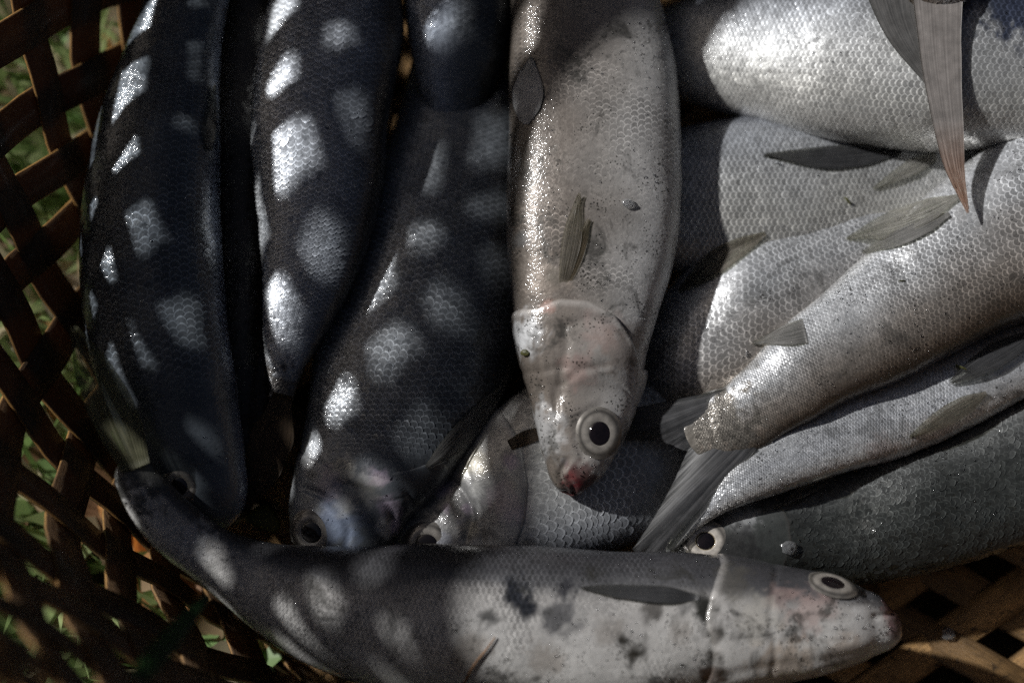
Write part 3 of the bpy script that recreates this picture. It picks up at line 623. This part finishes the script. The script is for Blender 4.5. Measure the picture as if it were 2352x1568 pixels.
f1 = fish('pale fish hanging head down in the centre on top of the heap, dark red mouth',
    [(1298,1136,1336,1140,.052,.8),(1270,1108,1362,1112,.052,.72),(1250,1050,1400,1060,.052,.66),(1232,975,1438,985,.052,.62),(1212,890,1462,900,.052,.58),(1195,800,1486,810,.055,.56),
     (1180,700,1518,710,.056,.55),(1168,580,1547,590,.056,.55),(1163,450,1559,450,.056,.55),(1166,320,1560,310,.056,.55),(1168,180,1548,180,.056,.55),(1172,60,1525,60,.056,.55),
     (1185,-80,1490,-80,.056,.55),(1210,-250,1450,-250,.056,.5),(1260,-420,1400,-420,.056,.45)],
    R(-12), [(0,(.06,.05,.042)),(.14,(.10,.086,.073)),(.30,(.14,.12,.103)),(.48,(.185,.163,.145)),(.62,(.28,.265,.25)),(.78,(.45,.445,.44)),(1,(.60,.61,.61))], .55, nsc=78, mat='D', lift=.3, tw=.4, fk=.15, gk=1.5,
    gill=[(1184,722),(1240,706),(1290,690),(1350,690),(1410,725),(1450,790),(1466,850)],
    skip=[(1260,640,75),(1230,560,50)],
    grooves=[([(1300,1130),(1285,1095),(1300,1060)], 9, .0012), ([(1316,1145),(1318,1120),(1305,1100)], 7, .0012), ([(1290,740),(1300,790),(1290,850),(1270,930)], 9, .0007),
             ([(1375,935),(1335,955),(1325,1000),(1340,1050)], 9, .0006), ([(1300,748),(1350,732),(1400,738),(1440,778)], 8, .0006), ([(1290,885),(1330,852),(1390,838)], 8, .0006), ([(1258,1040),(1272,960),(1290,900)], 7, .0005), ([(1398,1062),(1402,1066)], 6, .0010), ([(1232,760),(1240,860),(1262,960)], 6, .0005), ([(1250,750),(1262,850),(1280,950)], 6, .0003),
             ([(1268,745),(1282,840),(1300,930)], 6, .0003)],
    bumps=[(1390,800,60,.0016),(1330,860,45,.0008)],
    paint=[(1340,1110,62,(.05,.008,.010),1.0),(1314,1128,36,(.09,.013,.016),1.0),(1306,1098,22,(.20,.05,.05),.7),(1345,1078,36,(.12,.075,.07),.7),(1430,800,75,(.19,.15,.125),.6),(1330,850,50,(.30,.20,.18),.5),(1205,770,55,(.60,.62,.64),.7),(1380,760,60,PINK,.3),(1260,640,60,(.30,.25,.21),.5),
           (1195,550,26,(.10,.10,.10),.8),(1275,635,30,(.13,.12,.10),.6),(1235,1000,80,(.62,.64,.66),.4),(1262,705,22,(.42,.22,.18),.5)])
f0 = fish('pale speckled fish lying level along the bottom edge, tail bent up the wall',
    [(2066,1402,2070,1442,.048,.8),(2045,1382,2050,1478,.048,.8),(1990,1350,1985,1515,.048,.78),(1900,1320,1890,1540,.049,.75),(1780,1300,1770,1562,.049,.72),(1640,1282,1640,1585,.05,.7),(1480,1266,1480,1605,.05,.7),
     (1300,1256,1290,1612,.05,.7),(1100,1257,1070,1605,.05,.7),(920,1258,880,1580,.05,.7),(760,1252,715,1520,.051,.7),(630,1238,580,1440,.053,.7),(520,1205,480,1355,.056,.7),(425,1143,388,1272,.060,.6),(355,1078,318,1178,.064,.45),(305,1015,265,1090,.067,.28)],
    R(32), [(0,(.045,.045,.05)),(.12,(.06,.06,.065)),(.19,(.10,.10,.105)),(.26,(.38,.37,.36)),(.5,(.57,.565,.55)),(1,(.66,.655,.64))], .7, nsc=74, mat='D', lift=.32, tw=.4, gk=1.1,
    gill=[(1655,1305),(1632,1370),(1622,1420),(1640,1480),(1640,1540),(1630,1566)],
    skip=[(1500,1430,110),(1300,1480,130),(1100,1480,110),(1600,1500,60),(1400,1540,120)],
    grooves=[([(2072,1405),(2040,1410),(2010,1414)], 6, .0007), ([(1790,1380),(1850,1420),(1940,1425)], 9, .0004), ([(1640,1560),(1740,1535),(1900,1515),(2020,1492)], 14, .0005),
             ([(1985,1362),(1992,1366)], 7, .0010), ([(1700,1440),(1850,1450),(1950,1452)], 6, .0003), ([(1700,1470),(1850,1475),(1950,1470)], 6, .0003)],
    paint=[(2050,1400,40,(.22,.10,.10),.7),(2060,1440,34,(.20,.10,.11),.8),(1860,1405,70,PINK,.5),(1790,1370,40,PINK,.4),(1990,1430,50,(.6,.6,.6),.6),(1800,1545,100,(.30,.22,.15),.6),(1950,1505,70,(.30,.22,.16),.5),(1680,1340,60,(.08,.075,.065),.7),(1740,1420,70,(.54,.52,.47),.5),(1400,1460,50,(.22,.20,.18),.6),(1560,1450,40,(.2,.18,.16),.6),(1250,1520,60,(.26,.23,.2),.6),(1080,1500,60,(.24,.21,.18),.6),
           (1186,1356,44,(.02,.022,.028),1),(1208,1392,36,(.02,.022,.028),1),(1300,1355,34,(.04,.04,.045),1),(1285,1415,58,(.09,.09,.095),.9),(1455,1500,34,(.03,.027,.022),1),(1430,1475,26,(.03,.027,.022),1),(1120,1420,30,(.05,.05,.05),.9),(1500,1400,36,(.07,.065,.06),.9),
           (1640,1505,34,(.03,.027,.022),1),(1646,1450,30,(.03,.027,.022),.95),(1622,1400,34,(.03,.03,.026),1),(1610,1380,30,(.03,.03,.026),.9),(1635,1550,38,(.06,.032,.02),1),(1575,1395,26,(.10,.10,.10),.6),(440,1240,60,(.55,.56,.58),.6),(300,1070,130,(.05,.05,.045),.95)])  # last patch darkens the lit tail end, shade put into the colour
f12 = fish('fish at the top right edge with only its forked tail hanging into view',
    [(2260,-470,2300,-470,.075),(2200,-400,2340,-400,.076),(2150,-260,2330,-260,.078),(2110,-120,2260,-120,.079),(2088,-30,2216,-25,.080),(2095,30,2208,30,.080)],
    R(20), PAL_PALE, .5, nsc=40, mat='A', gill=.3)

# lateral line of the big top fish: a row of small raised pores
def lateral(F, pts, n, lw):
    q = resample(pts, n * 2); V = []; FC = []
    for k in range(n):
        a, b = q[2 * k], q[2 * k + 1]; ha, d1 = hit_all(*a, trees=[F.tree]); hb, d2 = hit_all(*b, trees=[F.tree])
        if not ha or not hb: continue
        pa, pb = ha[1], hb[1]; pb = pa + (pb - pa) * .75; N = ha[2]; T = pb - pa; S = np.cross(N, T); S /= np.linalg.norm(S)
        i0 = len(V)
        for t_, w_ in ((0, .3), (.3, 1), (.75, .9), (1, .2)):
            c = pa + T * t_
            V += [c - S * lw * w_ - N * .0003, c + N * (.0004 + .0004 * w_), c + S * lw * w_ - N * .0003]
        FC += [list(f + i0) for f in grid_faces(4, 3)]
    o = mesh('lateral_line', np.array(V), np.array(FC), M['iris_bright'], F.root)
lateral(f7, [(1600, 148), (1720, 160), (1850, 172), (1980, 184), (2120, 196), (2300, 205)], 30, .00022)
M['drop'] = None
t = NT('water'); M['drop'] = t.done(t.n('BsdfPrincipled', i_Base_Color=(.9, .92, .95, 1), i_Roughness=.10, i_IOR=1.33, i_Transmission_Weight=1.0))
def droplets(F, n, box, seed):  # beads added to catch the sun as glints on the skin
    """fine beads of water and slime on the upper skin, too small to count"""
    q = np.random.default_rng(seed); tt_ = q.uniform(.02, .97, n * 4); pp = q.uniform(R(15), R(165), n * 4)
    c = F.surf(tt_, pp); N = F.normal(tt_, pp); px_ = project(c)
    ok = (px_[:, 0] > box[0]) & (px_[:, 0] < box[2]) & (px_[:, 1] > box[1]) & (px_[:, 1] < box[3]) & (vnoise(c, 80, seed) + .35 * q.random(len(c)) > .66)
    c, N = c[ok][:n], N[ok][:n]; c = c + N * (F.und(c) + .0001)[:, None]; m = len(c)
    if m == 0: return
    r_ = .00016 + .00034 * q.random(m) ** 3; x = np.cross(N, (0.2, .9, .3)); x /= np.linalg.norm(x, axis=1)[:, None]; y = np.cross(N, x)
    a = np.arange(7) / 7 * 2 * np.pi; V = []
    st_ = q.uniform(.7, 1.5, m)
    for rr_, hh in ((1.05, -.4), (.95, .3), (.6, .62)):
        for k in range(7): V.append(c + x * (r_ * rr_ * math.cos(a[k]) * st_)[:, None] + y * (r_ * rr_ * math.sin(a[k]))[:, None] + N * (r_ * hh)[:, None])
    V.append(c + N * (r_ * .72)[:, None]); V = np.stack(V, 1).reshape(-1, 3)
    f4 = grid_faces(3, 7, wrap=True); f3 = np.array([[14 + k, 14 + (k + 1) % 7, 21] for k in range(7)]); o_ = (np.arange(m) * 22)[:, None, None]
    o = mesh('water_droplets', V, [(f4[None] + o_).reshape(-1, 4), (f3[None] + o_).reshape(-1, 3)], M['drop'], F.root); o['kind'] = 'stuff'
BX = (-60, -60, 2420, 1630)
for k_, (F_, n_) in enumerate(((f0, 700), (f1, 700), (f2, 500), (f3, 500), (f4, 600), (f5, 150), (f6, 350), (f7, 500), (f8, 700), (f9, 450), (f10, 250), (f11, 500), (f13, 600), (f14, 120))): droplets(F_, n_, BX, 50 + k_)
# eyes
eye(f1, 1376, 994, 41, (1376, 1100), ex=1.12, pup=.62, poff=(.06, .04), tilt=.3)
eye(f0, 1912, 1340, 42, (2000, 1352), ex=1.10, pup=.64, tilt=.0, poff=(0, 0), sink=.02, sq=.72)
eye(f13, 1620, 1242, 38, (1700, 1250), 'iris_bright', pup=.52, tilt=.4)
eye(f3, 412, 1116, 33, (440, 1200), pup=.6, tilt=.3)
eye(f4, 716, 1222, 40, (760, 1280), pup=.6, tilt=.4)
eye(f6, 980, 1250, 42, (1060, 1250), pup=.6, tilt=.5)

# fins
def leaf(F, name, spine, hw, mat, z=None, off=0.0015, rays=9, label=None, trees=None, rag=0.05, bend=0.0):
    n = 18; sp = resample(spine, n); tg = np.gradient(sp, axis=0); tg /= np.linalg.norm(tg, axis=1)[:, None]
    pn = np.stack([-tg[:, 1], tg[:, 0]], -1); d0 = np.linspace(0, 1, len(hw)); h = np.interp(np.linspace(0, 1, n), d0, hw)
    h = h * (1 + .22 * (vnoise(np.c_[sp / 60, 0 * h], 1.0, len(spine)) - .5)); h = np.convolve(np.pad(h, 1, mode='edge'), [.25, .5, .25], 'valid'); h[-1] = hw[-1]
    return fin(F, name, None, None, mat, z, off, rays, grid=(sp, pn, h), rag=rag, label=label, trees=trees, nr=n, ns=30, bend=bend)
leaf(f1, 'pectoral_fin', [(1288,676),(1306,590),(1330,448)], [4,16,22,19,4], 'fin_olive', off=.0010, rays=7, trees=[f1.tree])
leaf(f1, 'pectoral_fin', [(1292,672),(1318,600),(1352,505)], [3,14,18,14,4], 'fin_brown2', off=.0007, rays=6, trees=[f1.tree])
leaf(f1, 'pelvic_fin', [(1205,285),(1212,220),(1220,132)], [8,34,38,24,3], 'fin_white', off=.0012, rays=6, trees=[f1.tree])
leaf(f0, 'pectoral_fin', [(1606,1372),(1480,1362),(1338,1350)], [5,20,20,15,3], 'fin_dark', off=.0014, rays=8, trees=[f0.tree])
leaf(f0, 'tail_fin', [(312,1075),(268,965),(216,855),(170,756)], [34,50,52,40,12], 'fin_glass', z=(.069, .085), rays=11)
fin(f8, 'tail_fin', [(1690,888),(1668,925),(1672,965),(1695,1005),(1738,1030)], [(1400,948),(1398,985),(1420,1012),(1520,1012),(1578,1036),(1545,1110),(1500,1190),(1452,1262),(1500,1272),(1552,1256)], 'fin_slate', z=(.0535, .0475), rays=22, ns=90, nr=22, rag=.03)
leaf(f8, 'anal_fin', [(1850,760),(1795,772),(1728,788)], [30,26,14,3], 'fin_grey', off=.0014, rays=6)
leaf(f8, 'pelvic_fin', [(2200,452),(2080,505),(1948,546)], [5,26,33,24,3], 'fin_pale', off=.0018, rays=8)
leaf(f8, 'pelvic_fin', [(2180,492),(2090,535),(1985,578)], [4,18,20,14,3], 'fin_grey', off=.0016, rays=6)
leaf(f8, 'dorsal_fin', [(2380,765),(2280,820),(2185,876)], [10,26,28,20,5], 'fin_dark', off=.003, rays=7)
leaf(f9, 'pectoral_fin', [(1758,536),(1660,592),(1562,668)], [4,22,27,22,5], 'fin_olive', off=.0014, rays=7)
leaf(f10, 'dorsal_fin', [(2070,348),(1900,362),(1758,356)], [5,24,26,17,3], 'fin_dark', off=.0014, rays=8)
leaf(f7, 'anal_fin', [(2150,358),(2080,392),(2008,432)], [10,20,14,3], 'fin_pale', off=.0022, rays=6)
leaf(f11, 'pelvic_fin', [(2266,902),(2180,952),(2092,1002)], [4,22,25,17,3], 'fin_olive', off=.0014, rays=8)
leaf(f11, 'anal_fin', [(1915,1095),(1840,1132),(1780,1166)], [8,14,10,3], 'fin_pale', off=.002, rays=6)
leaf(f2, 'tail_fin', [(650,905),(632,980),(604,1070),(566,1172)], [22,50,44,4], 'fin_brown', z=(.05, .04), rays=10)
leaf(f3, 'dorsal_fin', [(480,345),(487,270),(493,196)], [8,11,8,2], 'fin_grey', off=.004, rays=6, trees=[f3.tree])
leaf(f4, 'pectoral_fin', [(980,1074),(1060,1000),(1155,888)], [5,24,27,20,4], 'fin_grey', off=.002, rays=8)
leaf(f6, 'pectoral_fin', [(1170,1022),(1215,1002),(1275,984)], [12,18,14,3], 'fin_brown', off=.0012, rays=6, trees=[f6.tree])
leaf(f12, 'tail_fin', [(2040,-70),(2066,50),(2125,165),(2168,236)], [66,48,24,2], 'fin_slate2', z=(.082, .077), rays=9)
leaf(f12, 'tail_fin', [(2152,-60),(2160,120),(2180,300),(2194,390),(2222,478)], [62,52,40,28,3], 'fin_tail', z=(.085, .074), rays=9)

# ------------------------------------------------------------------ small things on and around the fish
t = NT('clear flake'); tc = t.n('TexCoord'); nz = t.n('TexNoise', i_Vector=(tc, 'Object'), i_Scale=700.0, i_Detail=2.0)
bp = t.n('Bump', i_Strength=.5, i_Distance=.0004, i_Height=nz)
M['ice'] = t.done(t.n('BsdfPrincipled', i_Base_Color=(.75, .77, .8, 1), i_Roughness=.12, i_Transmission_Weight=.9, i_Normal=bp))
M['weed'] = simple_mat('dark weed', (.035, .04, .012), (.09, .085, .025), 300, .5, transl=.2)
M['twig'] = simple_mat('dry stem', (.10, .05, .025), (.24, .13, .06), 400, .6)
M['leaf_y'] = simple_mat('yellowing leaf', (.13, .12, .02), (.22, .20, .04), 150, .5, transl=.4)
M['leaf_o'] = simple_mat('orange leaf', (.30, .07, .01), (.55, .20, .03), 90, .45, coat=.3, transl=.45)
M['blade'] = simple_mat('green blade', (.012, .035, .012), (.025, .07, .02), 120, .45, transl=.4)
def flake(px, py, r, label, seed, name='loose_scale', cat='scale', mat='ice', h=.35):
    q = np.random.default_rng(seed); b_, d = hit_all(px, py)
    if b_: c, n = b_[1], -d * .5 + b_[2] * .5
    else: c, n = P(px, py, .003), np.array((0, 0, 1.0))
    n = n / np.linalg.norm(n); c = c + n * .0009; x = np.cross(n, (0.3, 1, 0)); x /= np.linalg.norm(x); y = np.cross(n, x); r = r * K; sg = 14
    rr = 1 + .12 * q.normal(0, 1, sg).clip(-1.2, 1.2); a = np.arange(sg) / sg * 2 * np.pi; e = q.uniform(.6, .9)
    V = []
    for k, (f_, z_) in enumerate(((1, -.5), (.95, .2), (.6, .7), (.2, .9))):
        V.append(c + np.outer(np.cos(a) * rr * f_ * r, x) + np.outer(np.sin(a) * rr * f_ * r * e, y) + n * (z_ * r * h * .5) + np.outer(q.normal(0, 1, sg) * r * .02, n))
    V = np.vstack(V + [c + n * r * h]); f = grid_faces(4, sg, wrap=True); tp = np.array([[3 * sg + k, 3 * sg + (k + 1) % sg, 4 * sg] for k in range(sg)])
    return tag(mesh(name, V, [f, tp], M[mat], loc=c), label, cat, 'loose flakes on the fish' if cat == 'scale' else None)
flake(1790, 371, 14, 'clear wet flake on the dark fin under the top-right fish', 1, h=.6)
flake(1442, 468, 15, 'clear droplet-like flake on the flank of the central fish', 2, h=.5)
flake(1812, 1258, 20, 'pale flake beside the gill of the dark ringed-eye fish', 3)
flake(2178, 1455, 17, 'single pale fish scale lying on the bare bamboo floor', 4, h=.2)
flake(2296, 800, 14, 'clear flake on the dark fin at the right edge', 5, h=.5)
flake(2090, 622, 12, 'small cream flake on the middle of the long silver fish', 6)
flake(1810, 612, 13, 'faint flake on the pale slanting fish', 7, h=.2)
flake(1720, 812, 10, 'tiny flake on the back edge of the pale slanting fish, near its shadow', 8)
flake(1950, 458, 15, 'olive shred of weed on the pale slanting fish', 9, 'weed_scrap', 'weed', 'weed')
flake(2072, 640, 9, 'small olive weed fleck on the long silver fish', 10, 'weed_scrap', 'weed', 'weed')
flake(1208, 810, 11, 'dark green weed fleck on the white throat of the central fish', 11, 'weed_scrap', 'weed', 'weed')
flake(2215, 845, 26, 'green weed scrap stuck on the dark fin at right', 12, 'weed_scrap', 'weed', 'weed', .25)

def ribbon(name, pts, wid, mat, label, cat, z=None, drape=None, n=16, fold=.0):
    q = resample(pts, n); w_ = np.interp(np.linspace(0, 1, n), np.linspace(0, 1, len(wid)), wid)
    if drape is not None:
        C = []
        for a_, b_ in q:
            h_, d = hit_all(a_, b_); C.append(h_[1] - d * drape if h_ else P(a_, b_, .02))
        C = np.array(C)
    else: C = np.array([P(a_, b_, z[0] + (z[1] - z[0]) * k / (n - 1)) for k, (a_, b_) in enumerate(q)])
    T = np.gradient(C, axis=0); T /= np.linalg.norm(T, axis=1)[:, None]; up = np.array((0, 0, 1.0)); S = np.cross(T, up); S /= np.linalg.norm(S, axis=1)[:, None]; N = np.cross(S, T)
    pr = [(-1, 0), (-.5, .5 - fold), (0, .6 - 2 * fold), (.5, .5 - fold), (1, 0), (0, -.5 - 2 * fold)]
    th = .0004 if fold or max(wid) > 8 else max(wid) * K
    V = np.stack([C + S * (w_ * K * a_)[:, None] + N * (th * b_) for a_, b_ in pr], 1).reshape(-1, 3)
    f = grid_faces(n, 6, wrap=True); cp = [np.array([[5, 4, 3, 2, 1, 0]]), np.array([[(n - 1) * 6 + k for k in range(6)]])]
    return tag(mesh(name, V, [f] + cp, M[mat], loc=C[n // 2]), label, cat)
ribbon('twig', [(1138, 1462), (1118, 1490), (1090, 1525), (1064, 1572)], [1.2, 2.6, 3.0, 2.6], 'twig', 'thin brown stem lying across the belly of the bottom fish', 'twig', drape=.0008)
ribbon('grass_blade', [(478, 1368), (430, 1420), (380, 1480), (318, 1560)], [8, 20, 26, 22], 'blade', 'blurred green grass blade leaning on the near basket wall at lower left', 'grass blade', z=(.10, .15))
ribbon('leaf', [(562, 1192), (600, 1188), (640, 1215)], [6, 34, 10], 'leaf_y', 'yellow-green leaf piece in the dark gap between the left fish heads', 'leaf', z=(.03, .028), fold=.3)
ribbon('leaf', [(745, 1535), (790, 1545), (850, 1550)], [4, 16, 4], 'leaf_y', 'small olive leaf below the belly of the bottom fish', 'leaf', z=(.03, .03), fold=.3)
ribbon('leaf', [(318, 1205), (348, 1268), (398, 1340)], [14, 46, 16], 'leaf_o', 'orange dry leaf glowing through the basket wall beside the bottom fish\'s tail', 'leaf', z=(.014, .004), fold=.3)

# ------------------------------------------------------------------ grass and litter outside the basket
def outside(n, dmax, bias=2.0):
    u = RNG.random(n) * PER; d = .012 + dmax * RNG.random(n) ** bias; x, y, nx, ny = base_at(u)
    return np.stack([x + nx * d, y + ny * d], -1), d, np.stack([nx, ny], -1)
def blades(name, n, hmin, hmax, wid, mat, label, dmax):
    p, d, nn = outside(n, dmax); h = np.minimum(RNG.uniform(hmin, hmax, n), .01 + 1.7 * d); az = RNG.random(n) * 2 * np.pi; lean = RNG.uniform(.1, .9, n) * h
    dx = np.stack([np.cos(az), np.sin(az)], -1) * .8 + nn * .6; w_ = wid * RNG.uniform(.5, 1.3, n); sd = np.stack([-dx[:, 1], dx[:, 0]], -1)
    V = []
    for k, (t_, ww) in enumerate(((0, .8), (.35, 1), (.7, .75), (1, .06))):
        c = np.c_[p + dx * (lean * t_ ** 1.8)[:, None], -.02 + h * t_ * (1 - .25 * t_)]
        for sg in (-1, 1): V.append(c + np.c_[sd * (sg * w_ * ww)[:, None], 0 * h])
    V = np.stack(V, 1).reshape(-1, 3); q = np.array([[0, 1, 3, 2], [2, 3, 5, 4], [4, 5, 7, 6]])
    f = (q[None] + (np.arange(n) * 8)[:, None, None]).reshape(-1, 4); cc = RNG.random(n)
    g1 = np.array((.12, .22, .05)); g2 = np.array((.40, .48, .22)); g3 = np.array((.58, .50, .33))
    col = g1 + (g2 - g1) * cc[:, None]; dry = RNG.random(n) < .22; col[dry] = g3 * RNG.uniform(.6, 1.2, dry.sum())[:, None]
    o = mesh(name, V, f, M[mat], col=np.repeat(col, 8, 0)); o['kind'] = 'stuff'; o['label'] = label; o['category'] = 'grass'
t = NT('grass'); at = t.n('Attribute', attribute_name='pig')
bs = t.n('BsdfPrincipled', i_Base_Color=at, i_Roughness=.45); tr = t.n('BsdfTranslucent', i_Color=at)
M['grass'] = t.done(t.n('MixShader', i_0=.4, i_1=bs, i_2=tr))
blades('grass', 11000, .02, .10, .0026, 'grass', 'short green grass with dry stems growing around the basket', .55)
def litter(n):
    p, d, nn = outside(n, .5); a = RNG.random(n) * 2 * np.pi; L_ = RNG.uniform(.012, .04, n); w_ = L_ * RNG.uniform(.2, .45, n); z = -.018 + RNG.random(n) * .025
    ax = np.stack([np.cos(a), np.sin(a), RNG.uniform(-.5, .5, n)], -1); sd = np.stack([-np.sin(a), np.cos(a), RNG.uniform(-.5, .5, n)], -1); c = np.c_[p, z]
    V = []
    for t_, ww in ((-1, .05), (-.5, .8), (0, 1), (.5, .75), (1, .03)):
        for s_, zz in ((-1, .0), (0, -.25), (1, 0)): V.append(c + ax * (L_ * t_ * .5)[:, None] + sd * (w_ * ww * s_)[:, None] + np.c_[0 * z, 0 * z, w_ * ww * (zz + .15 * t_ * t_)])
    V = np.stack(V, 1).reshape(-1, 3); f = (grid_faces(5, 3)[None] + (np.arange(n) * 15)[:, None, None]).reshape(-1, 4)
    pal = np.array([(.42, .30, .18), (.55, .45, .32), (.30, .17, .09), (.25, .40, .14), (.50, .24, .08)]); col = pal[RNG.integers(0, 5, n)] * RNG.uniform(.6, 1.1, n)[:, None]
    o = mesh('leaf_litter', V, f, M['grass'], col=np.repeat(col, 15, 0)); o['kind'] = 'stuff'; o['label'] = 'dry fallen leaves littering the ground around the basket'; o['category'] = 'leaves'
litter(3200)
